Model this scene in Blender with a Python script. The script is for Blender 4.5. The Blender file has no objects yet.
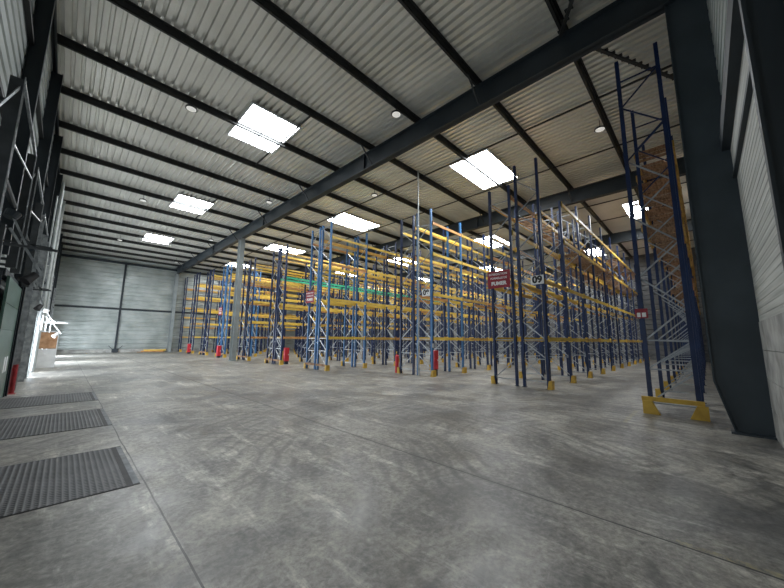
import bpy, math, random
from mathutils import Vector, Matrix
R = random.Random(7)
SC = bpy.context.scene
COL = SC.collection
PI = math.pi

# ------------------------------------------------------------------ materials
def new_mat(name):
    m = bpy.data.materials.new(name); m.use_nodes = True
    nt = m.node_tree
    b = nt.nodes['Principled BSDF']
    return m, nt, b

def N(nt, kind, **kw):
    n = nt.nodes.new(kind)
    for k, v in kw.items():
        if k.startswith('i_'):
            key = k[2:]
            key = int(key) if key.isdigit() else key.replace('_', ' ')
            n.inputs[key].default_value = v
        else:
            setattr(n, k, v)
    return n

def ramp(nt, stops):
    r = nt.nodes.new('ShaderNodeValToRGB')
    el = r.color_ramp.elements
    el[0].position, el[0].color = stops[0][0], (*stops[0][1], 1)
    el[1].position, el[1].color = stops[-1][0], (*stops[-1][1], 1)
    for p, c in stops[1:-1]:
        e = el.new(p); e.color = (*c, 1)
    return r

def paint(name, c1, c2, scale=3.0, rough=0.5, metal=0.0, lo=.35, hi=.65, spec=.5, bump=0.0, stretch=(1, 1, 1)):
    m, nt, b = new_mat(name)
    tc = N(nt, 'ShaderNodeTexCoord')
    mp = N(nt, 'ShaderNodeMapping'); mp.inputs['Scale'].default_value = stretch
    nz = N(nt, 'ShaderNodeTexNoise'); nz.inputs['Scale'].default_value = scale; nz.inputs['Detail'].default_value = 5
    rp = ramp(nt, [(lo, c1), (hi, c2)])
    L = nt.links.new
    L(tc.outputs['Object'], mp.inputs[0]); L(mp.outputs[0], nz.inputs['Vector']); L(nz.outputs[0], rp.inputs[0]); L(rp.outputs[0], b.inputs['Base Color'])
    b.inputs['Roughness'].default_value = rough; b.inputs['Metallic'].default_value = metal
    b.inputs['Specular IOR Level'].default_value = spec
    if bump:
        bp = N(nt, 'ShaderNodeBump'); bp.inputs['Strength'].default_value = bump; bp.inputs['Distance'].default_value = .02
        L(nz.outputs[0], bp.inputs['Height']); L(bp.outputs[0], b.inputs['Normal'])
    return m

M = {}
M['steel'] = paint('dark_painted_steel', (.016, .023, .029), (.024, .033, .041), 1.2, .5)
M['steel_lit'] = paint('lit_painted_steel', (.20, .225, .23), (.28, .31, .31), 1.2, .5)  # column steel lightened: the light falling on it is put into the colour
M['steel_column'] = paint('blue_grey_column_paint', (.030, .042, .052), (.042, .057, .070), 1.2, .45)
M['purlin'] = paint('purlin_steel', (.025, .026, .026), (.045, .047, .047), 1.5, .5, .3)
M['deck'] = paint('galvanised_roof_deck', (.70, .69, .64), (.82, .81, .76), .6, .36, .55)
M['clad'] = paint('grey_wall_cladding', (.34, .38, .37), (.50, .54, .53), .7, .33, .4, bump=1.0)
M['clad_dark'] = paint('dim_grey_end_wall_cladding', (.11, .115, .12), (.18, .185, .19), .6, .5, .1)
M['panel'] = paint('pale_grey_wall_panel', (.30, .31, .29), (.50, .51, .48), 1.4, .65, .0, stretch=(.25, 1, 9))
M['conc'] = paint('concrete_wall_panel', (.22, .22, .21), (.40, .40, .38), 2.6, .85, bump=.6)
M['blue'] = paint('dark_blue_rack_paint', (.005, .016, .058), (.010, .030, .105), 2.2, .45)
M['blue_pale'] = paint('faded_blue_rack_paint', (.03, .12, .30), (.06, .20, .42), 1.6, .45)
M['galv'] = paint('galvanised_bracing', (.26, .29, .32), (.42, .45, .48), 6, .4, .4)
M['yellow'] = paint('yellow_rack_paint', (.70, .45, .06), (.86, .61, .12), 1.5, .45)
M['yellow_worn'] = paint('worn_ochre_rack_paint', (.42, .24, .06), (.66, .42, .09), 2.5, .5)
M['orange'] = paint('orange_rack_paint', (.42, .20, .07), (.58, .30, .10), 2.0, .5)
M['green_beam'] = paint('green_rack_paint', (.03, .36, .20), (.06, .50, .28), 2.0, .45)
M['foot'] = paint('yellow_floor_guard_paint', (.48, .29, .04), (.66, .43, .06), 4.0, .5)
M['wood'] = paint('rough_brown_boards', (.20, .115, .065), (.42, .27, .17), 3.5, .8, stretch=(1, 6, 1))
M['brownboard'] = paint('brown_kick_board', (.20, .11, .06), (.34, .20, .11), 3.5, .7)
M['red'] = paint('red_painted_metal', (.48, .02, .035), (.62, .035, .05), 4, .4)
M['sign_red'] = paint('dark_red_sign_plate', (.22, .008, .02), (.28, .012, .03), 4, .4)
M['white'] = paint('white_plastic', (.72, .73, .73), (.82, .83, .83), 4, .45)
M['black'] = paint('black_rubber', (.012, .012, .013), (.025, .025, .026), 6, .6)
M['track'] = paint('zinc_door_track', (.26, .28, .29), (.50, .52, .53), 7, .35, .7)
M['darktrack'] = paint('dark_door_steel', (.035, .04, .042), (.06, .066, .07), 4, .5, .2)
M['greendoor'] = paint('green_sectional_door', (.03, .075, .055), (.07, .14, .11), .8, .3, stretch=(1, 1, 4))
M['greydoor'] = paint('pale_sectional_door', (.50, .53, .52), (.62, .65, .64), .8, .4)
M['ply'] = paint('orange_plywood', (.42, .22, .11), (.60, .35, .19), 5, .7)
M['bollard'] = paint('dark_red_bollard_paint', (.22, .015, .02), (.34, .03, .035), 5, .45)
M['conduit'] = paint('pale_grey_conduit', (.40, .43, .42), (.5, .53, .52), 5, .4, .3)

M['hinge'] = paint('worn_hinge_steel', (.10, .11, .12), (.20, .21, .22), 6, .55, .2)

def sky_panel():
    m, nt, b = new_mat('daylit_translucent_panel')
    L = nt.links.new
    tc = N(nt, 'ShaderNodeTexCoord')
    nz = N(nt, 'ShaderNodeTexNoise'); nz.inputs['Scale'].default_value = 1.1; nz.inputs['Detail'].default_value = 3
    rp = ramp(nt, [(.3, (.86, .94, 1.0)), (.7, (1, 1, 1))])
    L(tc.outputs['Object'], nz.inputs['Vector']); L(nz.outputs[0], rp.inputs[0])
    L(rp.outputs[0], b.inputs['Emission Color']); L(rp.outputs[0], b.inputs['Base Color'])
    b.inputs['Emission Strength'].default_value = 23.0
    b.inputs['Roughness'].default_value = .6
    return m
M['sky'] = sky_panel()

def lamp_glass():
    m, nt, b = new_mat('frosted_lamp_lens')
    b.inputs['Base Color'].default_value = (.75, .77, .76, 1); b.inputs['Roughness'].default_value = .3
    b.inputs['Emission Color'].default_value = (1, .97, .9, 1); b.inputs['Emission Strength'].default_value = .25  # faint glow painted into the lens, though the lamps are off
    return m
M['lens'] = lamp_glass()

def tread_mat():
    m, nt, b = new_mat('ribbed_tread_plate')
    L = nt.links.new
    tc = N(nt, 'ShaderNodeTexCoord')
    sep = N(nt, 'ShaderNodeSeparateXYZ'); L(tc.outputs['Object'], sep.inputs[0])
    def stripes(sock, freq):
        a = N(nt, 'ShaderNodeMath', operation='MULTIPLY'); a.inputs[1].default_value = freq; L(sock, a.inputs[0])
        s = N(nt, 'ShaderNodeMath', operation='SINE'); L(a.outputs[0], s.inputs[0])
        return s.outputs[0]
    sx = stripes(sep.outputs[0], 2 * PI / .055); sy = stripes(sep.outputs[1], 2 * PI / .055)
    mx = N(nt, 'ShaderNodeMath', operation='MAXIMUM'); L(sx, mx.inputs[0]); L(sy, mx.inputs[1])
    rp = ramp(nt, [(.35, (.040, .041, .043)), (.95, (.095, .098, .10))])
    L(mx.outputs[0], rp.inputs[0])
    nz = N(nt, 'ShaderNodeTexNoise'); nz.inputs['Scale'].default_value = 2.3; nz.inputs['Detail'].default_value = 6
    L(tc.outputs['Object'], nz.inputs['Vector'])
    mix = N(nt, 'ShaderNodeMix', data_type='RGBA', blend_type='MIX')
    r2 = ramp(nt, [(.45, (0, 0, 0)), (.7, (1, 1, 1))]); L(nz.outputs[0], r2.inputs[0])
    L(r2.outputs[0], mix.inputs[0]); L(rp.outputs[0], mix.inputs[6]); mix.inputs[7].default_value = (.10, .10, .103, 1)
    L(mix.outputs[2], b.inputs['Base Color'])
    bp = N(nt, 'ShaderNodeBump'); bp.inputs['Strength'].default_value = .6; bp.inputs['Distance'].default_value = .006
    L(mx.outputs[0], bp.inputs['Height']); L(bp.outputs[0], b.inputs['Normal'])
    b.inputs['Roughness'].default_value = .5; b.inputs['Metallic'].default_value = .2
    return m
M['tread'] = tread_mat()

def floor_mat():
    m, nt, b = new_mat('worn_concrete_floor')
    L = nt.links.new
    tc = N(nt, 'ShaderNodeTexCoord'); P = tc.outputs['Object']
    sep = N(nt, 'ShaderNodeSeparateXYZ'); L(P, sep.inputs[0])
    def noise(sc, det=6, rough=.6, dist=0., vec=P):
        n = N(nt, 'ShaderNodeTexNoise'); n.inputs['Scale'].default_value = sc; n.inputs['Detail'].default_value = det
        n.inputs['Roughness'].default_value = rough; n.inputs['Distortion'].default_value = dist
        L(vec, n.inputs['Vector']); return n.outputs[0]
    def math(op, a, bb=None, clamp=False):
        n = N(nt, 'ShaderNodeMath', operation=op, use_clamp=clamp)
        for k, v in enumerate((a, bb)):
            if v is None: continue
            if isinstance(v, (int, float)): n.inputs[k].default_value = v
            else: L(v, n.inputs[k])
        return n.outputs[0]
    def mixc(fac, a, bb, mode='MIX'):
        n = N(nt, 'ShaderNodeMix', data_type='RGBA', blend_type=mode)
        if isinstance(fac, (int, float)): n.inputs[0].default_value = fac
        else: L(fac, n.inputs[0])
        for k, v in ((6, a), (7, bb)):
            if isinstance(v, tuple): n.inputs[k].default_value = (*v, 1)
            else: L(v, n.inputs[k])
        return n.outputs[2]
    def rmp(s, stops):
        r = ramp(nt, stops); L(s, r.inputs[0]); return r.outputs[0]
    big = noise(.22, 4, .55)
    base = rmp(big, [(.3, (.175, .17, .155)), (.5, (.235, .228, .205)), (.7, (.30, .29, .26))])
    mid = noise(.9, 10, .72, .9)
    base = mixc(.70, base, rmp(mid, [(.34, (.075, .078, .085)), (.5, (.22, .215, .205)), (.68, (.47, .46, .43))]))
    fine = noise(16, 9, .75, .3)
    base = mixc(.35, base, rmp(fine, [(.34, (.07, .07, .075)), (.66, (.52, .515, .49))]))
    # tyre marks: rings round two turning centres, broken up by noise
    for (cx, cy, sc, seed) in ((1.2, 5.2, 1.3, 3.), (6.4, 1.2, 1.1, 9.)):
        mp = N(nt, 'ShaderNodeMapping'); mp.inputs['Location'].default_value = (-cx, -cy, 0); L(P, mp.inputs[0])
        w = N(nt, 'ShaderNodeTexWave', wave_type='RINGS', rings_direction='Z'); w.inputs['Scale'].default_value = sc
        w.inputs['Distortion'].default_value = 5; w.inputs['Detail'].default_value = 5; w.inputs['Detail Scale'].default_value = .35; w.inputs['Detail Roughness'].default_value = .7
        L(mp.outputs[0], w.inputs['Vector'])
        lines = rmp(w.outputs[1], [(.62, (0, 0, 0)), (.95, (1, 1, 1))])
        mask = rmp(noise(.5 + seed * .01, 3, .5), [(.45, (0, 0, 0)), (.58, (1, 1, 1))])
        f = math('MULTIPLY', lines, mask); f = math('MULTIPLY', f, .33)
        base = mixc(f, base, (.10, .10, .10))
    # streaks of wear along the aisle and round dark spots
    mp = N(nt, 'ShaderNodeMapping'); mp.inputs['Scale'].default_value = (2.2, .35, 1); mp.inputs['Rotation'].default_value = (0, 0, .5); L(P, mp.inputs[0])
    st = noise(1.6, 7, .7, .3, mp.outputs[0])
    base = mixc(math('MULTIPLY', rmp(st, [(.53, (0, 0, 0)), (.63, (1, 1, 1))]), math('MULTIPLY', rmp(noise(7, 9, .8), [(.42, (0, 0, 0)), (.62, (1, 1, 1))]), .75)), base, (.52, .51, .485))
    st2 = noise(.9, 7, .75, 1.0, mp.outputs[0])
    base = mixc(math('MULTIPLY', rmp(st2, [(.55, (0, 0, 0)), (.85, (1, 1, 1))]), .5), base, (.10, .10, .105))
    stn = noise(.33, 9, .68, .5)
    base = mixc(math('MULTIPLY', rmp(stn, [(.47, (0, 0, 0)), (.66, (1, 1, 1))]), .5), base, (.10, .104, .115))
    # saw-cut joints
    def line(sock, at, hw):
        d = math('ABSOLUTE', math('SUBTRACT', sock, at)); return math('LESS_THAN', d, hw)
    wob = math('MULTIPLY', math('SUBTRACT', noise(.8, 2), .5), .05)
    xx = math('ADD', sep.outputs[0], wob)
    for at, hw in ((.86, .008), (3.85, .012), (14.5, .012), (25, .012)):
        base = mixc(math('MULTIPLY', line(xx, at, hw), .8), base, (.035, .035, .035))
    base = mixc(math('MULTIPLY', line(xx, 3.85, .05), .2), base, (.09, .09, .09))
    # flakes of yellow line paint near the first racks
    yl = math('MULTIPLY', line(sep.outputs[0], 3.9, .035), math('LESS_THAN', sep.outputs[1], .35))
    yl2 = math('MULTIPLY', line(sep.outputs[1], 1.42, .05), math('MULTIPLY', math('GREATER_THAN', sep.outputs[0], 8.6), math('LESS_THAN', sep.outputs[0], 10.3)))
    yl = math('MAXIMUM', yl, yl2)
    base = mixc(math('MULTIPLY', yl, rmp(fine, [(.44, (0, 0, 0)), (.62, (.7, .7, .7))])), base, (.33, .30, .19))
    gm = N(nt, 'ShaderNodeGamma'); gm.inputs[1].default_value = 1.75; L(base, gm.inputs[0])
    base = mixc(1.0, gm.outputs[0], (2.75, 2.72, 2.66), 'MULTIPLY')
    L(base, b.inputs['Base Color'])
    rr = rmp(noise(.9, 6, .65, .4), [(.35, (.30, .30, .30)), (.65, (.52, .52, .52))]); L(rr, b.inputs['Roughness'])
    b.inputs['Specular IOR Level'].default_value = .5
    bp = N(nt, 'ShaderNodeBump'); bp.inputs['Strength'].default_value = .18; bp.inputs['Distance'].default_value = .012
    L(mid, bp.inputs['Height']); L(bp.outputs[0], b.inputs['Normal'])
    return m
M['floor'] = floor_mat()

# ------------------------------------------------------------------ mesh builder
class MB:
    def __init__(self): self.v = []; self.f = []; self.mi = []; self.mats = []; self.cur = 0
    def mat(self, key):
        if key not in self.mats: self.mats.append(key)
        self.cur = self.mats.index(key); return self
    def add(self, vs, fs):
        o = len(self.v); self.v += [tuple(p) for p in vs]
        for f in fs: self.f.append([i + o for i in f]); self.mi.append(self.cur)
    def box(self, x0, y0, z0, x1, y1, z1):
        vs = [(x, y, z) for x in (x0, x1) for y in (y0, y1) for z in (z0, z1)]
        self.add(vs, [(0, 1, 3, 2), (4, 6, 7, 5), (0, 4, 5, 1), (2, 3, 7, 6), (0, 2, 6, 4), (1, 5, 7, 3)])
    def bar(self, a, b, w, h, up=(0, 0, 1)):
        a = Vector(a); b = Vector(b); d = (b - a).normalized(); up = Vector(up)
        if abs(d.dot(up)) > .98: up = Vector((1, 0, 0))
        s = d.cross(up).normalized(); u = s.cross(d)
        vs = [p + s * (i * w / 2) + u * (j * h / 2) for p in (a, b) for i, j in ((-1, -1), (1, -1), (1, 1), (-1, 1))]
        self.add(vs, [(3, 2, 1, 0), (4, 5, 6, 7), (0, 1, 5, 4), (1, 2, 6, 5), (2, 3, 7, 6), (3, 0, 4, 7)])
    def tube(self, a, b, r, n=8, r2=None):
        a = Vector(a); b = Vector(b); d = (b - a).normalized(); up = Vector((0, 0, 1)) if abs(d.z) < .9 else Vector((1, 0, 0))
        s = d.cross(up).normalized(); u = s.cross(d); r2 = r if r2 is None else r2
        vs = [p + (s * math.cos(2 * PI * k / n) + u * math.sin(2 * PI * k / n)) * q for p, q in ((a, r), (b, r2)) for k in range(n)]
        fs = [(k, (k + 1) % n, n + (k + 1) % n, n + k) for k in range(n)] + [tuple(range(n - 1, -1, -1)), tuple(range(n, 2 * n))]
        self.add(vs, fs)
    def path(self, pts, r, n=8):
        for p, q in zip(pts, pts[1:]): self.tube(p, q, r, n)
    def prism(self, prof, axis, lo, hi):          # prof: closed 2-D outline; extruded along axis
        n = len(prof)
        def P(p, t):
            return {'x': (t, p[0], p[1]), 'y': (p[0], t, p[1]), 'z': (p[0], p[1], t)}[axis]
        vs = [P(p, t) for t in (lo, hi) for p in prof]
        fs = [(k, (k + 1) % n, n + (k + 1) % n, n + k) for k in range(n)] + [tuple(range(n - 1, -1, -1)), tuple(range(n, 2 * n))]
        self.add(vs, fs)
    def mesh(self, name):
        me = bpy.data.meshes.new(name); me.from_pydata(self.v, [], self.f)
        for k in self.mats: me.materials.append(M[k])
        for p, i in zip(me.polygons, self.mi): p.material_index = i
        me.update()
        import bmesh
        bm = bmesh.new(); bm.from_mesh(me); bmesh.ops.recalc_face_normals(bm, faces=bm.faces); bm.to_mesh(me); bm.free()
        return me
    def build(self, name, parent=None, loc=(0, 0, 0)):
        return link(name, self.mesh(name), parent, loc)

def link(name, data, parent=None, loc=(0, 0, 0), rot=None):
    o = bpy.data.objects.new(name, data); COL.objects.link(o); o.location = loc
    if rot: o.rotation_euler = rot
    if parent: o.parent = parent
    return o
def tag(o, label=None, cat=None, group=None, kind=None):
    for k, v in (('label', label), ('category', cat), ('group', group), ('kind', kind)):
        if v: o[k] = v
    return o
def thing(name, label, cat, loc=(0, 0, 0), group=None, rz=0):
    o = link(name, None, None, loc, (0, 0, rz)); o.empty_display_size = .2
    return tag(o, label, cat, group)
def mb(key): return MB().mat(key)

# ------------------------------------------------------------------ building shell
XL, XR, YF, YB = -1.2, 41.0, -.75, 47.2
ZD = 10.68                                         # underside of roof deck
def structure(o, label=None, group=None): return tag(o, label, None, group, 'structure')

b = mb('floor'); b.box(XL - .2, YF - .2, -.2, XR + .2, YB + .2, 0)
structure(b.build('floor'), 'grey worn concrete warehouse floor with saw-cut joints and tyre marks')

def corrugated(b, axis_run, lo, hi, c0, c1, base, depth, pitch, groove, side, thick=.02):
    """ribs run along axis_run (x or y); profile across from c0 to c1; base is the face, ribs recess by depth*side"""
    pts = []
    c = c0
    while c < c1 - 1e-6:
        g = groove; s = pitch * .08
        pts += [(c, base), (min(c + pitch - g - 2 * s, c1), base), (min(c + pitch - g - s, c1), base + side * depth), (min(c + pitch - s, c1), base + side * depth)]
        c += pitch
    pts.append((c1, base))
    return pts
def sheet(b, pts, place, lo, hi):
    vs = []; fs = []
    for i, p in enumerate(pts):
        vs += [place(p, lo), place(p, hi)]
    for i in range(len(pts) - 1):
        fs.append((2 * i, 2 * i + 1, 2 * i + 3, 2 * i + 2))
    b.add(vs, fs)

b = mb('deck')
sheet(b, corrugated(b, 'y', 0, 0, XL, XR, ZD, .10, .25, .075, +1), lambda p, t: (p[0], t, p[1]), YF, YB)
b.mat('steel'); b.box(XL - .2, YF - .2, ZD + .14, XR + .2, YB + .2, ZD + .2)
structure(b.build('ceiling'), 'ribbed galvanised steel roof deck')

# back wall and others: horizontal ribs
def wall(name, fixed, val, side, c0, c1, key, pitch, groove, depth, z0, z1, label):
    b = mb(key)
    pts = corrugated(b, '', 0, 0, z0, z1, 0, depth, pitch, groove, 1)
    if fixed == 'y': place = lambda p, t: (t, val + side * p[1], p[0])
    else: place = lambda p, t: (val + side * p[1], t, p[0])
    sheet(b, pts, place, c0, c1)
    if fixed == 'y': b.box(c0, min(val + side * .1, val + side * .25), 0, c1, max(val + side * .1, val + side * .25), ZD + .1)
    else: b.box(min(val + side * .1, val + side * .25), c0, 0, max(val + side * .1, val + side * .25), c1, ZD + .1)
    return structure(b.build(name), label)
wall('wall_back', 'y', YB, +1, XL, XR, 'clad', .5, .12, .07, 0, ZD + .1, 'far wall clad in horizontal ribbed pale grey metal sheets')
w = wall('wall_left', 'x', XL, -1, YF, YB, 'clad', .33, .07, .05, 3.3, ZD + .1, 'side wall of horizontal ribbed sheets above the dock doors')
b = mb('greydoor'); b.box(XL - .08, YF, 0, XL, YB, 3.3); b.build('wall_base', w)
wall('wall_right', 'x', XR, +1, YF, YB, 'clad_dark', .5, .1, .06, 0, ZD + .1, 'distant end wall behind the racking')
w = wall('wall_front', 'y', YF, -1, XL, XR, 'panel', .12, .014, .008, 2.1, 5.65, 'ribbed grey side wall beside the big steel column')
b = mb('conc')
for k in range(4): b.box(XL, YF - .1, .01 + k * .525, XR, YF + .012, .01 + k * .525 + .515)
b.build('concrete_base', w)
b = mb('clad'); sheet(b, corrugated(b, '', 0, 0, 6.0, ZD, 0, .06, .30, .08, 1), lambda p, t: (t, YF + .05 - p[1], p[0]), XL, XR); b.build('upper_sheet', w)
b = mb('steel'); b.box(XL, YF - .02, 5.65, XR, YF + .16, 5.98); b.build('rail', w)
b = mb('panel'); b.box(XL, YF - .02, 5.15, XR, YF + .03, 5.65); b.build('light_strip', w)
b = mb('steel'); b.box(XL, YF - .02, 5.02, XR, YF + .06, 5.10); b.build('lower_rail', w)

# big steel frame: beams run along y, purlins along x
def ibeam_y(x, y0, y1, z0, z1, fw=.30):
    b = mb('steel')
    b.box(x - .02, y0, z0, x + .02, y1, z1)
    b.box(x - fw / 2, y0, z0, x + fw / 2, y1, z0 + .03); b.box(x - fw / 2, y0, z1 - .03, x + fw / 2, y1, z1)
    y = y0 + .6
    while y < y1:
        b.box(x - fw / 2 + .02, y, z0 + .03, x + fw / 2 - .02, y + .02, z1 - .03); y += 11.0
    return b
bl = {9.2: 'deep dark steel roof beam resting on the big column', 19.8: 'deep dark steel roof beam over the middle of the racking', 30.5: 'deep dark steel roof beam farther over the racking'}
for x in (9.2, 19.8, 30.5):
    structure(ibeam_y(x, YF, YB, 9.62, 10.45).build('roof_beam'), bl[x], 'main roof beams')
structure(ibeam_y(XL + .07, YF, YB, 10.3, 10.45, .1).build('eaves_beam'), 'eaves beam along the top of the dock door wall')

# big tapered column at the near wall
def hcolumn(x, y, z1, dy=.5, fw=.34, label='', key='steel'):
    b = mb(key)
    b.box(x - .012, y - dy / 2, 0, x + .012, y + dy / 2, z1)
    for s in (-1, 1): b.box(x - fw / 2, y + s * dy / 2 - .012, 0, x + fw / 2, y + s * dy / 2 + .012, z1)
    b.box(x - fw / 2 - .06, y - dy / 2 - .06, 0, x + fw / 2 + .06, y + dy / 2 + .06, .025)
    return structure(b.build('steel_column'), label)
for x, lab in ((9.2, 'broad dark steel column with a tapered foot at the near wall'), (19.8, 'dark steel column at the near wall behind the racks'), (30.5, 'farther dark steel column at the near wall')):
    b = mb('steel_column')
    prof = [(YF, 0), (-.24, 0), (-.02, .96), (-.02, 9.62), (YF, 9.62)]
    b.prism(prof, 'x', x - .02, x + .02)
    f = [(-.24, 0), (-.02, .96), (-.02, 9.62), (-.045, 9.62), (-.045, .965), (-.265, 0)]
    b.prism(f, 'x', x - .07, x + .07)
    b.box(x - .14, YF - .02, 0, x + .14, -.18, .03)
    structure(b.build('steel_column'), lab)
hcolumn(9.2, 25.95, 9.62, key='steel_lit', label='free-standing grey steel column in front of the racks')
hcolumn(9.2, YB - .26, 9.62, key='steel_lit', label='grey steel column at the far wall under the roof beam')
for x in (19.8, 30.5):
    hcolumn(x, 25.95, 9.62, label='steel column between racks under the roof beam' if x < 20 else 'steel column deep among the racks')
    hcolumn(x, YB - .2, 9.62, .4, label='steel column at the far wall behind the racks' if x < 20 else 'steel column at the remote end of the far wall')
hcolumn(3.95, YF + .125, 10.4, .23, .10, label='dark steel wall post nearest the viewer')
# far wall frame: mid post, rail, corner post
b = mb('steel'); b.box(4.1, YB - .16, .05, 4.28, YB - .002, 10.2); b.box(4.02, YB - .22, 0, 4.36, YB - .002, .05)
b.bar((4.19, YB - .15, .12), (3.6, YB - .12, .75), .05, .05); b.bar((4.19, YB - .15, .12), (4.8, YB - .12, .75), .05, .05)
b.box(3.9, YB - .24, .05, 4.48, YB - .004, .42)
structure(b.build('gable_post_column'), 'thin dark post up the middle of the far wall')
b = mb('steel'); b.box(XL, YB - .12, 4.76, XR, YB - .003, 4.94); b.box(XL, YB - .12, 10.0, XR, YB - .003, 10.25)
structure(b.build('trim_1'), 'dark horizontal rail across the far wall')
b = mb('white')
b = mb('conc'); b.box(XL, YB - .10, 0, XR, YB - .001, .38); structure(b.build('baseboard_back'), 'low kerb at the foot of the far wall')
# side wall posts
PNAMES = ['near the start of the dock wall', 'over the second dock door', 'just after the green dock door', 'beside the pale dock door', 'in front of the plywood partition', 'behind the plywood partition']
for k, y in enumerate((5.1, 9.8, 14.5, 19.2, 23.9, 28.6, 33.3, 38.0, 42.7)):
    b = mb('steel')
    x0, x1 = XL - .01, -.94
    zb = 3.3 if k < 2 else 0
    b.box(x0, y - .006, zb, x1, y + .006, 10.3); b.box(x1 - .016, y - .07, zb, x1, y + .07, 10.3); b.box(x0, y - .07, zb, x0 + .016, y + .07, 10.3)
    lab = 'dark steel wall post ' + (PNAMES[k] if k < 6 else 'toward the far end of the dock wall')
    structure(b.build('wall_post_column'), lab, 'dock wall posts')
for z in (5.6, 7.9):
    b = mb('purlin'); b.box(XL - .005, YF, z, XL + .08, YB, z + .10); structure(b.build('trim_2' if z < 6 else 'trim_3'), 'dark rail along the dock wall' if z < 6 else 'upper dark rail along the dock wall')

# purlins
PY = [2.1 + 2.75 * k for k in range(-1, 17)]
for i, y in enumerate(PY):
    if y > YB - .1: continue
    b = mb('purlin')
    b.box(XL, y - .012, 10.45, XR, y + .012, ZD - .005)
    b.box(XL, y - .012, 10.45, XR, y + .085, 10.462); b.box(XL, y - .085, ZD - .02, XR, y + .012, ZD - .002)
    b.box(XL, y + .075, 10.45, XR, y + .085, 10.49)
    for x in (9.2, 19.8, 30.5):       # cleats and fly braces down to the beam
        b.box(x - .1, y - .03, 10.45, x + .1, y - .012, 10.62)
        if i % 2 == 0:
            b.bar((x - .75, y, 10.47), (x - .04, y, 9.72), .05, .05); b.bar((x + .75, y, 10.47), (x + .04, y, 9.72), .05, .05)
    structure(b.build('roof_purlin_beam'), 'dark steel roof purlin crossing the hall', 'roof purlins')
# tie bars along y
for x, ya, yb in ((5.98, 10.45, 15.8), (5.98, 21.5, 26.7), (12.8, YF, YB), (16.75, YF, YB), (23.4, YF, YB), (27.0, YF, YB), (34.1, YF, YB), (37.5, YF, YB)):
    b = mb('purlin'); b.box(x - .03, ya, 10.55, x + .03, yb, 10.60)
    structure(b.build('roof_tie_beam'), 'thin dark tie bar running between roof purlins', 'roof tie bars')
# wind bracing struts
for a, c, lab in (((9.35, 2.0, 10.38), (14.2, -.55, 10.38), 'perforated diagonal roof brace beside the big column'), ((9.05, 2.2, 10.38), (7.0, .9, 10.38), 'short diagonal roof brace on the open side of the beam')):
    b = mb('purlin'); b.bar(a, c, .09, .05)
    A, C_ = Vector(a), Vector(c)
    n = int((C_ - A).length / .28)
    for k in range(n):
        p = A.lerp(C_, (k + .5) / n); b.box(p.x - .05, p.y - .10, p.z + .02, p.x + .05, p.y + .10, p.z + .045)
    structure(b.build('roof_brace_beam'), lab)

# skylights
def skylight(i, x0, x1, y0, y1, lab):
    z = 10.63
    root = link('window_%d' % i, None, None, ((x0 + x1) / 2, (y0 + y1) / 2, z)); structure(root, lab, 'rooflights')
    hx, hy = (x1 - x0) / 2, (y1 - y0) / 2
    b = mb('sky'); b.add([(-hx, -hy, 0), (hx, -hy, 0), (hx, hy, 0), (-hx, hy, 0)], [(3, 2, 1, 0)]); b.mat('steel'); b.box(-hx, -hy, .004, hx, hy, .03); b.build('panel', root)  # steel backing added above to keep the panel's glow off the deck
    b = mb('white')
    for s in (-1, 1):
        b.box(-hx - .05, s * hy - .03, -.05, hx + .05, s * hy + .03, .03); b.box(s * hx - .03, -hy, -.05, s * hx + .03, hy, .03)
    b.mat('track')
    b.box(-.03, -hy, -.03, .03, hy, -.002)
    for s in (-.14, .16): b.box(-hx, s - .02, -.05, hx, s + .02, -.03)
    b.build('frame', root)
SK = []
for j, y in enumerate((12.9, 24.1, 35.0)): SK.append((4.1, 6.1, y - 1.35, y + 1.35, 'A', j))
for j, y in enumerate((7.6, 18.6, 29.6, 40.4)): SK.append((12.95, 16.5, y - 1.05, y + 1.05, 'B', j))
for j, y in enumerate((2.1, 13.1, 24.1, 35.1)): SK.append((24.6, 28.2, y - 1.05, y + 1.05, 'C', j))
for j, y in enumerate((7.6, 18.6, 29.6, 40.4)): SK.append((34.8, 38.3, y - 1.05, y + 1.05, 'D', j))
LABS = {'A': ['largest bright square rooflight over the open floor', 'second bright rooflight over the open floor, above the far posts', 'small bright rooflight near the far wall', 'last rooflight beside the far wall'],
        'B': ['bright rooflight above the racks bearing the 09 plate', 'bright rooflight above the rack with the small red sign', 'rooflight glowing behind the free-standing column', 'rooflight glowing over the farthest racks'],
        'C': ['rooflight seen through the nearest tall rack', 'rooflight glimpsed behind the upper 09 racks', 'rooflight deep over the middle racks', 'rooflight deep over the remote racks'],
        'D': ['rooflight at the closed end over the 09 racks', 'rooflight at the closed end over the middle racks', 'rooflight at the closed end beyond the middle racks', 'rooflight at the remote corner of the hall']}
for i, (x0, x1, y0, y1, s, j) in enumerate(SK): skylight(i + 1, x0, x1, y0, y1, LABS[s][j])

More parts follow.
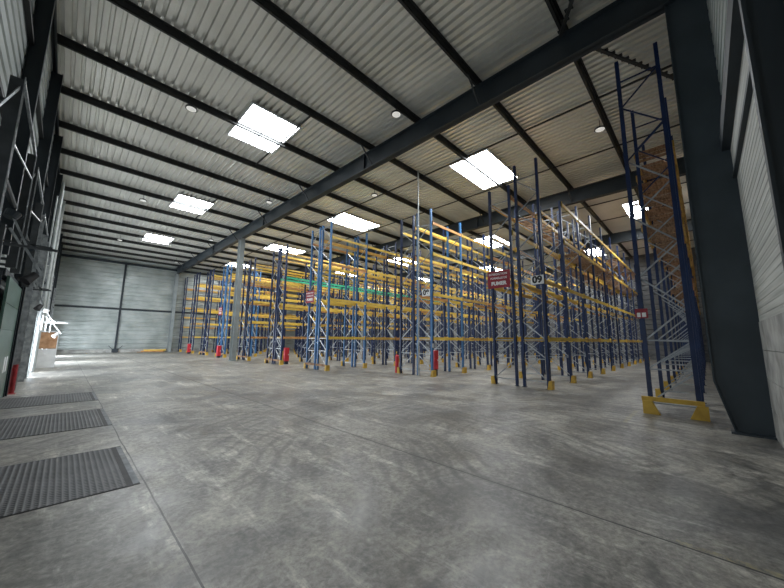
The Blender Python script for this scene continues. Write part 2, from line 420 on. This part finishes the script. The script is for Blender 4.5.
# high-bay lamps (off)
LM = [(2.45, 13.1, 'round ceiling lamp nearest the dock doors, switched off'), (8.0, 7.7, 'round ceiling lamp close to the big roof beam'), (14.35, 2.3, 'round ceiling lamp over the aisle beside the tall rack'), (8.2, 19.0, 'round ceiling lamp by the beam between two rooflights'),
      (2.6, 24.6, 'round ceiling lamp beyond the second rooflight'), (8.2, 30.4, 'round ceiling lamp by the beam past the free-standing column'), (2.6, 36.5, 'round ceiling lamp near the far wall, dock side'), (8.1, 42.5, 'round ceiling lamp near the far wall by the beam'),
      (12.1, 13.4, 'round ceiling lamp over the second aisle'), (24.4, 2.4, 'round ceiling lamp far down the near aisle')]
for x, y, lab in LM:
    t = thing('high_bay_lamp', lab, 'lamp', (x, y, 10.25), 'high bay lamps')
    b = mb('black'); b.tube((0, 0, .05), (0, 0, .12), .09, 12, .06); b.tube((0, 0, .0), (0, 0, .05), .20, 20, .19)
    b.build('housing', t)
    b = mb('lens'); b.tube((0, 0, -.012), (0, 0, -.001), .165, 20); b.build('lens', t)
    b = mb('black'); b.tube((0, 0, .12), (0, 0, .43), .012, 6); b.build('hanger', t)

# ------------------------------------------------------------------ racks
DEPTH = .95
def post_mesh(h, key, name='post'):
    """open channel upright with lips, opening along +y (towards the other post)"""
    w, d, t = .05, .09, .006
    pr = [(-w, 0), (w, 0), (w, d), (w * .55, d), (w * .55, d - t), (w - t, d - t), (w - t, t), (-w + t, t), (-w + t, d - t), (-w * .55, d - t), (-w * .55, d), (-w, d)]
    b = mb(key); b.prism(pr, 'z', 0, h); b.mat('steel'); b.box(-.08, -.04, 0, .08, .12, .012)
    return b
def brace_into(b, h, key='galv', low=.25, thick=.034, step=.72):
    b.mat(key)
    y0, y1 = .05, DEPTH - .05
    b.bar((0, y0, low), (0, y1, low), .03, thick)
    z = low; s = 0
    b.bar((0, y0, 1.05), (0, y1, 1.05), .03, thick)
    b.bar((0, y0, 1.75), (0, y1, 1.75), .03, thick)
    b.bar((0, y0, .28), (0, y1, 1.0), .03, thick)
    b.bar((0, y0, 1.05), (0, y1, 1.72), .03, thick)
    z = 1.75
    if h > 9.5: step = .8
    while z + step < h - .15:
        if h > 9.5 and z > 6.4: b.mat('blue')
        ya, yb = (y0, y1) if s == 0 else (y1, y0)
        b.bar((0, ya, z), (0, yb, z + step), .03, thick)
        z += step; s ^= 1
    b.bar((0, y0, z), (0, y1, z), .03, thick)
def guard_into(b):
    b.mat('foot')
    pr = [(-.10, 0), (.10, 0), (.06, .30), (-.06, .30)]
    vs = []
    b.prism([(x, z) for x, z in pr], 'y', -.11, -.05)
    b.prism([(-.11, 0), (.06, 0), (.0, .30), (-.11, .30)], 'x', -.12, -.055)
    b.prism([(-.11, 0), (.06, 0), (.0, .30), (-.11, .30)], 'x', .055, .12)
MESH = {}
def cached(key, fn):
    if key not in MESH: MESH[key] = fn()
    return MESH[key]
def frame(root, x, h, key, flip, guard, split, endboard=None):
    """flip: aisle side is +y of the run; local y runs from aisle post (0) inward"""
    rz = PI if flip else 0
    y = DEPTH if flip else 0
    hk = (round(h, 2), key)
    if split:
        fr = link('upright_frame', None, root, (x, y, 0), (0, 0, rz)); fr.empty_display_size = .1
        pm = cached(('post',) + hk, lambda: post_mesh(h, key).mesh('post'))
        link('post', pm, fr)
        link('post', pm, fr, (0, DEPTH, 0), (0, 0, PI))
        def br():
            b = MB(); brace_into(b, h); return b.mesh('bracing')
        link('bracing', cached(('br',) + hk, br), fr)
        if guard:
            def gd():
                b = MB(); guard_into(b); return b.mesh('floor_guard')
            link('floor_guard', cached('gd', gd), fr)
            if flip is None: pass
    else:
        def whole():
            b = post_mesh(h, key)
            o = post_mesh(h, key)
            b.mat(key)
            n = len(b.v); b.v += [(-p[0], DEPTH - p[1], p[2]) for p in o.v]; b.f += [[i + n for i in f] for f in o.f]; b.mi += o.mi
            brace_into(b, h)
            if guard: guard_into(b)
            return b.mesh('upright_frame')
        link('upright_frame', cached(('wh', guard) + hk, whole), root, (x, y, 0), (0, 0, rz))
BAY = 2.7
def beam_mesh(key):
    b = mb(key); L0 = BAY
    b.box(.055, -.045, -.065, L0 - .055, .005, .065)
    for s in (.0, 1.0):
        x = .05 + s * (L0 - .10)
        b.box(x - .012 if s else x, -.048, -.10, x if s else x + .012, .045, .12)
    b.box(.052, -.048, -.10, .066, -.0, .12); b.box(L0 - .066, -.048, -.10, L0 - .052, 0, .12)
    return b.mesh('load_beam')
def deck_mesh(seed, rough):
    r = random.Random(seed); b = mb('wood')
    x = .10
    while x < BAY - .22:
        w = r.uniform(.10, .20)
        if r.random() > .12 * rough:
            dy = r.uniform(-.02, .06); b.box(x, -.04 + dy, .068 + r.uniform(0, .004), x + w, DEPTH + .02 + dy * .5, .092 + r.uniform(0, .01))
        x += w + r.uniform(.02, .14)
    return b.mesh('slatted_deck')
LEV = [1.78, 3.92, 5.95, 7.55]
RACKS = []
def run(x0, y0, nb, h, flip, label, levels=LEV, key='blue', split=3, beams=('yellow',), special=None, decks=None, frames_h=None, skip=.10, guard=True, group='pallet racking rows'):
    root = thing('pallet_rack', label, 'pallet rack', (x0, y0, 0), group)
    for k in range(nb + 1):
        hh = h if not frames_h or k >= len(frames_h) else frames_h[k]
        frame(root, k * BAY, hh, key if k < 2 else 'blue', flip, guard, k < split)  # deeper frames in darker blue: dimmer light inside painted into the colour
    near, far = (DEPTH, 0) if flip else (0, DEPTH)
    for li, z in enumerate(levels):
        for k in range(nb):
            if (li, k) in (special or {}).get('none', ()): continue
            for side in (0, 1):
                if k > 1 and R.random() < skip: continue
                mk = beams[li % len(beams)]
                if special and ('col', li) in special: mk = special[('col', li)]
                elif R.random() < .28: mk = R.choice(('yellow_worn', 'yellow_worn', 'orange'))
                me = cached(('beam', mk), lambda mk=mk: beam_mesh(mk))
                if side == 0: link('load_beam', me, root, (k * BAY, 0, z))
                else: link('load_beam', me, root, ((k + 1) * BAY, DEPTH, z), (0, 0, PI))
            if decks and (li, k) in decks:
                v = R.randrange(4)
                link('slatted_deck', cached(('deck', v), lambda v=v: deck_mesh(v, 1.0)), root, (k * BAY, 0, z))
    RACKS.append(root)
    return root
GAP = .20
def kick(root, label_key, z=.22, length=DEPTH * 2 + GAP, y0=0):
    b = mb(label_key); b.box(-.10, y0 - .02, z, -.06, y0 + length + .02, z + .12); b.build('kick_board', root)

# tall single rack by the near wall
allk = range(11)
r0 = run(10.2, .2, 11, 9.6, True, 'tallest blue pallet rack beside the big tapered column, with brown boards on its upper shelves',
         levels=[4.3, 5.4, 6.3, 7.15, 8.0], split=5, beams=('yellow_worn',), decks={(l, k) for l in range(5) for k in allk if k > 0 and (l > 0 or k > 3)},
         special={'none': {(l, 0) for l in range(5)} | {(0, 1), (0, 2)}})
b = mb('foot'); b.box(-.12, -.05, .30, -.055, DEPTH + .12, .40)
b.prism([(-.10, 0), (.22, 0), (.08, .30), (-.10, .30)], 'x', -.16, -.05)
b.prism([(DEPTH - .22, 0), (DEPTH + .10, 0), (DEPTH + .10, .30), (DEPTH - .08, .30)], 'x', -.16, -.05)
b.build('barrier_rail', r0)
t = thing('rack_plate', 'small red and white plate on the corner post of the tallest rack', 'plate', (10.13, 1.11, 2.42))
b = mb('sign_red'); b.box(0, -.13, -.12, .008, .13, .12); b.build('plate', t)
b = mb('white'); b.box(-.004, -.09, -.09, -.0005, -.01, .02); b.box(-.004, .02, -.09, -.0005, .09, .02); b.build('white_patch', t)

ROWS = [ # x0, y0, bays, height, key, name
    (12.35, 4.14, 10, 8.9, 'blue', '09'),
    (12.35, 9.35, 10, 8.3, 'blue_pale', '08'),
    (10.2, 14.9, 11, 8.45, 'blue_pale', 'small'),
    (10.2, 20.15, 11, 8.2, 'blue', 'C'),
    (10.2, 25.4, 11, 8.2, 'blue', 'D'),
    (10.2, 30.7, 11, 8.6, 'blue_pale', 'E'),
    (10.2, 35.8, 11, 8.8, 'blue', 'F'),
    (10.2, 40.8, 11, 9.2, 'blue', 'G')]
LB = [('blue pallet rack carrying the 09 plate, nearer side of its double row', 'dark blue pallet rack carrying the large red no-smoking sign, backing the 09 rack'),
      ('bright blue pallet rack carrying the 08 plate, nearer side of its double row', 'pallet rack standing back to back with the 08 rack'),
      ('bright blue pallet rack just in front of the row with the small red sign', 'pallet rack carrying the small red no-smoking sign on its end'),
      ('pallet rack with green beams beside the red cabinet', 'pallet rack standing behind the one with green beams'),
      ('pallet rack whose end shows just right of the free-standing column', 'pallet rack whose end hides behind the free-standing column'),
      ('bright blue pallet rack just left of the free-standing column', 'pallet rack backing the one just left of the free-standing column'),
      ('pallet rack in the third double row from the far wall', 'rear pallet rack of the third double row from the far wall'),
      ('pallet rack in the double row nearest the far wall', 'rear pallet rack of the double row nearest the far wall')]
LB[6] = ('pallet rack of the second double row from the far wall, nearer side', 'pallet rack of the second double row from the far wall, rear side')
for i, (x0, y0, nb, h, key, nm) in enumerate(ROWS):
    la, lb = LB[i]
    dk1 = dk2 = None; sp1 = {}; sp2 = {}; lev1 = lev2 = LEV
    fh1 = fh2 = None
    if nm == '09':
        dk1 = {(2, k) for k in range(2, 10)} | {(3, k) for k in (6, 7, 8, 9)}; dk2 = {(3, k) for k in range(1, 10)} | {(2, k) for k in range(3, 9)}
        lev1 = [1.78, 3.92, 6.1, 7.85]; lev2 = [1.78, 3.92, 6.1, 7.6]
        sp1 = {'none': {(2, 0), (3, 0)}}
        fh1 = [8.9, 8.0, 8.6]; fh2 = [8.15, 8.2]
    if nm == 'C': sp1 = {('col', 2): 'green_beam', 'none': {(2, 7), (2, 8), (2, 9), (2, 10)}}
    if nm in 'CDEFG': lev1 = lev2 = {'C': [1.78, 3.92, 5.85, 7.55], 'D': [1.78, 3.0, 4.6, 6.2, 7.6], 'E': [1.78, 3.92, 5.85, 7.55], 'F': [1.78, 3.1, 4.4, 5.7, 7.0, 8.1], 'G': [1.78, 3.3, 4.8, 6.3, 7.8]}[nm]
    nb1 = nb
    if len(lev1) > 4: nb1 = 8
    a = run(x0, y0, nb1, h, False, la, lev1, key, 3 if i < 4 else 1, ('yellow',), sp1, dk1, fh1)
    bb = run(x0, y0 + DEPTH + GAP, nb1, h - .05, True, lb, lev2, 'blue' if i in (0, 1, 3) else key, 3 if i < 4 else 1, ('yellow',), sp2, dk2, fh2)
    # row ties between back-to-back frames
    b = mb('galv')
    for k in range(nb1 + 1):
        for z in (1.5, 4.5, 7.2): b.box(k * BAY - .02, DEPTH - .05, z, k * BAY + .02, DEPTH + GAP - .07, z + .04)
    b.build('row_spacer', a)
    if nm not in ('09', '08'):
        kick(a, 'brownboard', .22, DEPTH); kick(bb, 'brownboard', .22, DEPTH)
hl = run(10.2, 46.1, 8, 9.3, False, 'single pallet rack standing against the far wall', [1.78, 3.0, 4.2, 5.4, 6.6, 7.8], 'blue', 1, ('yellow_worn',))

# ------------------------------------------------------------------ signs and plates
def text(body, parent, y, z, size, key, x=-.004, sx=1.0, bold=.018):
    """lettering facing -x, centred at y,z in the parent's frame"""
    cu = bpy.data.curves.new('lettering', 'FONT'); cu.body = body; cu.size = size; cu.align_x = 'CENTER'; cu.align_y = 'CENTER'; cu.extrude = .002
    cu.offset = size * bold
    cu.materials.append(M[key])
    tmp = bpy.data.objects.new('lettering_tmp', cu); COL.objects.link(tmp)
    dg = bpy.context.evaluated_depsgraph_get()
    me = bpy.data.meshes.new_from_object(tmp.evaluated_get(dg)); bpy.data.objects.remove(tmp)
    o = bpy.data.objects.new('lettering', me); COL.objects.link(o); o.parent = parent
    o.matrix_local = Matrix(((0, 0, -1, x), (-sx, 0, 0, y), (0, 1, 0, z), (0, 0, 0, 1)))
    return o
def no_smoking(x, y, z, w, h, label):
    t = thing('no_smoking_sign', label, 'sign', (x, y, z), 'red no-smoking signs')
    b = mb('sign_red'); b.box(0, -w / 2, -h / 2, .01, w / 2, h / 2); b.build('plate', t)
    b = mb('track')
    for s in (-1, 1): b.box(.01, s * w * .35 - .02, -h / 2, .03, s * w * .35 + .02, h / 2)
    b.build('bracket', t)
    text('INTERDICTION', t, .03, h * .30, .115 * h / .72, 'white', sx=1.0)
    text('FORMELLE DE', t, 0, h * .07, .115 * h / .72, 'white', sx=1.0)
    text('FUMER', t, 0, -h * .24, .20 * h / .72, 'white', sx=1.05, bold=.05)
no_smoking(12.22, 5.86, 4.2, .96, .72, 'large dark red sign on the end of the dark blue rack beside the 09 plate')
no_smoking(10.06, 16.72, 4.2, .90, .72, 'middle-sized red sign on the bright blue rack end, seen at an angle')
no_smoking(10.06, 32.4, 4.2, .9, .72, 'smallest red sign, on the rack end beside the free-standing column')
for x, y, z, s, lab in ((12.28, 4.36, 4.0, '09', 'white plate reading 09 on the end of the nearer double row'), (12.28, 9.68, 4.02, '08', 'white plate reading 08 on the bright blue rack end')):
    t = thing('row_number_plate', lab, 'plate', (x, y, z), None)
    b = mb('white'); b.box(0, -.24, -.17, .006, .24, .17); b.build('plate', t)
    text(s, t, 0, 0, .36, 'black', bold=.045)
# small white label on 08 post
t = thing('post_label', 'tiny white label low on the bright blue 08 rack post', 'label', (12.345, 9.333, 1.45)); b = mb('white'); b.box(-.045, -.006, -.1, .045, 0, .1); b.build('sticker', t)

# red cabinets and extinguishers at rack ends
def cabinet(x, y, label, z=.30):
    t = thing('fire_cabinet', label, 'cabinet', (x, y, z), 'red fire cabinets')
    b = mb('red'); b.box(-.15, -.12, 0, .15, .12, .9); b.build('body', t)
    b = mb('red'); b.box(-.135, -.14, .03, .135, -.12, .87); d = b.build('door', t)
    b = mb('white'); b.box(.06, -.15, .40, .10, -.14, .48); b.build('handle', d)
    b = mb('steel'); b.box(-.12, -.1, -z, .12, .1, 0); b.build('plinth', t)
cabinet(12.85, 9.38 + .25, 'red fire cabinet beside the bright blue 08 rack post')
cabinet(10.75, 20.55, 'red fire cabinet beside the rack with green beams', .2)
cabinet(9.75, 30.9, 'red fire cabinet just left of the free-standing column', .15)
cabinet(9.8, 40.7, 'farthest red fire cabinet, near the far wall', .15)
t = thing('fire_extinguisher', 'slim red fire extinguisher behind the 08 rack frame', 'fire extinguisher', (12.42, 11.75, .0))
b = mb('red'); b.tube((0, 0, 0), (0, 0, .85), .10, 14); b.tube((0, 0, .85), (0, 0, .95), .10, 14, .03); b.build('cylinder', t)
b = mb('black'); b.box(-.06, -.02, .95, .06, .02, 1.0); b.build('valve', t)
b = mb('black'); b.path([(.05, 0, .97), (.14, 0, .85), (.13, 0, .5), (.12, 0, .3)], .013, 6); b.build('hose', t)

# pale conduit rising from the 08 rack to the roof
t = thing('conduit_pole', 'thin pale vertical pipe rising beside the 08 rack to the roof', 'pipe', (12.2, 10.1, 0))
b = mb('conduit'); b.tube((0, 0, 0), (0, 0, 10.62), .035, 8); b.build('pipe', t)
b = mb('conduit')
for z in (2.5, 5.0, 7.5): b.box(-.03, -.05, z, .06, .05, z + .04)
b.build('clip', t)

# ------------------------------------------------------------------ dock wall
def dock_door(i, y0, y1, ztop, key, label):
    root = link('door_%d' % i, None, None, (XL, (y0 + y1) / 2, 0)); structure(root, label)
    hy = (y1 - y0) / 2
    b = mb(key)
    up = 2.75 if i >= 4 else 0
    n = 5; hh = ztop / n; LX = .20 if key == 'greendoor' else .06
    for k in range(n):
        b.box(LX - .045, -hy, k * hh + .012 + up, LX, hy, (k + 1) * hh - .006 + up)
        b.box(LX - .05, -hy, (k + 1) * hh - .012 + up, LX - .006, hy, (k + 1) * hh + .008 + up)
    b.build('leaf', root)
    if key == 'greendoor':
        b = mb('white'); b.box(LX, hy - 1.25, .75, LX + .006, hy - .95, 1.15); b.box(LX, hy - .8, .75, LX + .006, hy - .5, 1.15); b.build('pane', root)  # white plates paint in bright reflections on the green leaf
        b = mb('steel'); b.box(0, -hy - .06, 0, .08, -hy, 3.2); b.box(LX - .04, hy + .005, 0, LX + .02, hy + .13, 3.2); b.box(0, -hy, 3.09, .12, hy, 3.25); b.build('door_frame', root)
    X1 = -.86 - XL; zb = 3.15 if i < 3 else 0
    b = mb('darktrack' if i < 3 else 'track')
    for q in (-1, 1): b.box(X1 - .16, q * hy - .05, zb, X1 - .01, q * hy + .05, 5.75)
    b.build('track_post', root)
    b = mb('track')
    for q in (-1, 1):
        for e in (-.05, .05): b.box(X1 - .012, q * hy + e - .006, zb, X1, q * hy + e + .006, 5.8)
    b.build('track', root)
    b = mb('track'); b.box(X1 - .04, -hy, 5.72, X1, hy, 5.76)
    b.bar((X1 - .02, -hy, 4.7), (X1 - .02, hy, 5.2), .02, .03); b.bar((X1 - .02, -hy, 5.7), (X1 - .2, -hy - .3, 5.0), .02, .03)
    b.build('header_rail', root)
    b = mb('darktrack')
    for z in ((3.3, 3.9, 5.3) if i < 3 else (2.2, 3.9, 5.3)):
        for q in (-1, 1): b.box(0, q * hy - .03, z, X1 - .1, q * hy + .03, z + .05)
    b.build('bracket', root)
    b = mb('darktrack'); b.tube((X1 - .12, -hy, 4.3), (X1 - .12, hy, 4.3), .018, 8)
    b.build('shaft', root)
    b = mb('steel'); b.tube((X1 - .12, -hy * .6, 4.3), (X1 - .12, hy * .6, 4.3), .05, 10); b.tube((X1 - .12, hy - .12, 4.3), (X1 - .12, hy - .06, 4.3), .10, 14)
    b.build('spring', root)
    return root
DD = [(7.45, 10.5, 'darktrack', 'dark dock door beside the middle leveller'), (11.35, 14.3, 'greendoor', 'dark green sectional dock door beside the farthest leveller'),
      (15.6, 18.7, 'greydoor', 'pale sectional dock door beyond the red guard rail'), (20.0, 23.1, 'greydoor', 'raised pale dock door in front of the plywood partition, daylight below'), (28.9, 31.9, 'greydoor', 'raised pale dock door beyond the plywood partition, daylight below'), (39, 42, 'greydoor', 'last pale dock door on the dock wall, raised')]
for i, (a, c, key, lab) in enumerate(DD): dock_door(i + 1, a, c, 3.07, key, lab)
b = mb('black'); 
# dock levellers
for (y0, y1, x1, lab) in ((4.92, 6.74, .82, 'largest dark tread-plate dock leveller, nearest the viewer'), (8.48, 10.5, .86, 'middle ribbed dock leveller set in the floor'), (12.0, 13.85, .86, 'farthest ribbed dock leveller in front of the green door')):
    t = thing('dock_leveller', lab, 'dock leveller', (0, (y0 + y1) / 2, 0), 'dock levellers')
    hy = (y1 - y0) / 2
    b = mb('tread'); b.box(XL + .12, -hy, -.02, x1 - .12, hy, .008); b.build('platform', t)
    b = mb('hinge'); b.box(x1 - .06, -hy + .02, -.02, x1, hy - .02, .006); b.build('hinge_strip', t)
    b = mb('black'); b.box(x1 - .12, -hy, -.02, x1 - .06, hy, .004)
    b.box(XL + .12, -hy - .014, -.02, x1, -hy, .004); b.box(XL + .12, hy, -.02, x1, hy + .014, .004); b.build('gap_seal', t)

# bollard
t = thing('bollard_rail', 'short dark red steel guard rail at the foot of the green door', 'guard rail', (-.9, 15.0, 0))
b = mb('bollard')
b.tube((0, 0, 0), (0, 0, .85), .055, 12); b.box(-.10, -.16, 0, -.05, -.06, .80); b.box(-.09, -.12, .68, .0, 0, .76); b.box(-.14, -.2, 0, .09, .09, .012)
b.build('post', t)
# dock lamp arms
def dock_lamp(x, y, z, k, key, label, s=1.0):
    t = thing('dock_lamp', label, 'lamp', (x, y, z), 'swing-arm dock lamps')
    b = mb(key)
    b.box(-.05, -.08, -.35, 0, .08, .35); b.bar((-.04, 0, 0), (XL + .03 - x, 0, 0), .06, .06); b.build('wall_bracket', t)
    b = mb(key); b.bar((0, 0, 0), (.70 * s, 0, 0), .05, .045); b.bar((0, 0, .06), (.62 * s, .0, .04), .03, .03)
    b.bar((0, 0, .32), (.40 * s, 0, .02), .03, .03)
    b.build('arm', t)
    b = mb('track' if key != 'white' else 'white'); b.bar((.05, 0, .55), (.30 * s, 0, -.02), .035, .035); b.bar((.26 * s, 0, .0), (.55 * s, 0, -.52), .04, .04); b.bar((.05, -.03, .3), (.22 * s, 0, .0), .035, .035)
    b.build('link_arm', t)
    b = mb('black' if key != 'white' else 'white'); b.tube((.34 * s, -.05, -.66), (.46 * s, .03, -.50), .09, 16, .06); b.build('lamp_head', t)
    b = mb('steel' if key != 'white' else 'white'); b.tube((.02, 0, .50), (.06, .03, .62), .09, 14, .11); b.build('reel', t)
dock_lamp(-.95, 9.0, 3.37, 0, 'darktrack', 'dark swing-arm dock lamp sticking out above the second dock door')
dock_lamp(-.74, 22.5, 2.35, 1, 'white', 'white swing-arm dock lamp above the plywood partition', 1.2)
dock_lamp(-.95, 15.9, 3.25, 2, 'darktrack', 'dark swing-arm dock lamp beyond the green door', .7)

# partition of plywood and grey panel
t = thing('plywood_partition', 'upright partition, plywood above and pale grey below, beside the dock wall', 'partition', (-.62, 26.0, 0), None, .25)
hx = .42
b = mb('white'); b.box(-hx, -.03, 0, hx, .03, 1.02); b.build('lower_panel', t)
b = mb('ply'); b.box(-hx, -.025, 1.04, hx, .025, 1.93); b.build('plywood_panel', t)
b = mb('white')
b.box(-hx - .04, -.04, 0, -hx, .04, 2.0); b.box(hx, -.04, 0, hx + .04, .04, 2.0); b.box(-hx, -.04, 1.94, hx, .04, 2.0)
b.build('frame', t)
# vertical pipes on the dock wall
for (x, y, r_, lab, z1) in ((-.86, 20.4, .03, 'thin grey downpipe between the pale dock doors', 8.0), (-.86, 23.6, .06, 'thick pale downpipe in front of the plywood partition', 9.8), (-.86, 25.0, .04, 'pale downpipe just before the plywood partition', 9.8), (-.86, 27.6, .07, 'thick grey downpipe beyond the plywood partition', 10.0)):
    t = thing('downpipe', lab, 'pipe', (x, y, 0), 'downpipes on the dock wall')
    b = mb('conduit'); b.tube((0, 0, 0), (0, 0, z1), r_, 10); b.build('pipe', t)
    b = mb('track')
    for z in (1.5, 3.2, 5.0): b.box(XL + .02 - x, -r_ - .02, z, .0, r_ + .02, z + .04)
    b.build('clip', t)

# loose yellow beams in front of the far wall
for i, (x, y, z, key, lab) in enumerate(((6.45, YB - .62, .12, 'orange', 'loose orange beam at the bottom of the pile by the far wall'), (6.6, YB - .45, .12, 'yellow_worn', 'loose ochre beam at the back of the pile by the far wall'), (6.7, YB - .55, .25, 'yellow', 'loose yellow beam on top of the pile by the far wall'))):
    t = thing('loose_beam', lab, 'rack beam', (x, y, z), 'loose rack beams')
    b = mb(key); b.box(0, -.06, -.06, 2.1, .06, .06); b.box(-.012, -.08, -.06, 0, .09, .10); b.box(2.1, -.08, -.06, 2.112, .09, .10); b.build('beam', t)
t = thing('timber_bearer', 'dark bearer under the loose beams by the far wall', 'timber', (6.5, YB - .55, 0), 'timber bearers'); b = mb('brownboard'); b.box(-.4, -.18, 0, .1, .25, .06); b.build('block', t)
t = thing('timber_bearer', 'dark bearer under the far end of the loose beams', 'timber', (8.3, YB - .55, 0), 'timber bearers'); b = mb('brownboard'); b.box(-.1, -.18, 0, .1, .25, .06); b.build('block', t)

# ------------------------------------------------------------------ camera, light, view
r_ = Vector((0.6986820926694818, -0.7153667263678766, 0.009684017177871733))
u_ = Vector((-0.1086337613624429, -0.09270169422893576, 0.9897500198430575))
f_ = Vector((0.7071365068183381, 0.6925726262947393, 0.14248199195675915))
cam = bpy.data.cameras.new('camera'); co = bpy.data.objects.new('camera', cam); COL.objects.link(co)
mw = Matrix(((r_.x, u_.x, -f_.x, 0), (r_.y, u_.y, -f_.y, 0), (r_.z, u_.z, -f_.z, 1.7), (0, 0, 0, 1)))
co.matrix_world = mw
cam.sensor_width = 36; cam.lens = 318.516 / 784 * 36; cam.clip_start = .02; cam.clip_end = 300
SC.camera = co
def daylight(name, x, y, z, sx, sy, energy, up=0):
    c_, s_ = math.cos(up), math.sin(up)
    l = bpy.data.lights.new(name, 'AREA'); l.shape = 'RECTANGLE'; l.size = sx; l.size_y = sy; l.energy = energy; l.color = (.86, .93, 1.0)
    o = bpy.data.objects.new(name, l); COL.objects.link(o)
    o.matrix_world = Matrix(((0, s_, -c_, x), (1, 0, 0, y), (0, -c_, -s_, z), (0, 0, 0, 1)))
    return o
daylight('dock_side_fill_light', XL + .03, 5.0, 1.7, 2.6, 2.6, 90, .6)  # fill light added out of frame to brighten the roof deck
for yy, en in ((21.55, 190), (30.4, 560), (40.5, 620)):
    daylight('daylight_at_raised_dock_door', XL + .02, yy, 1.35, 2.9, 2.6, en)
w = bpy.data.worlds.new('world'); SC.world = w; w.use_nodes = True
w.node_tree.nodes['Background'].inputs[0].default_value = (.8, .9, 1, 1); w.node_tree.nodes['Background'].inputs[1].default_value = .5
SC.view_settings.view_transform = 'Standard'; SC.view_settings.look = 'None'; SC.view_settings.gamma = 1
SC.view_settings.exposure = 0.8
SC.cycles.max_bounces = 8; SC.cycles.diffuse_bounces = 6
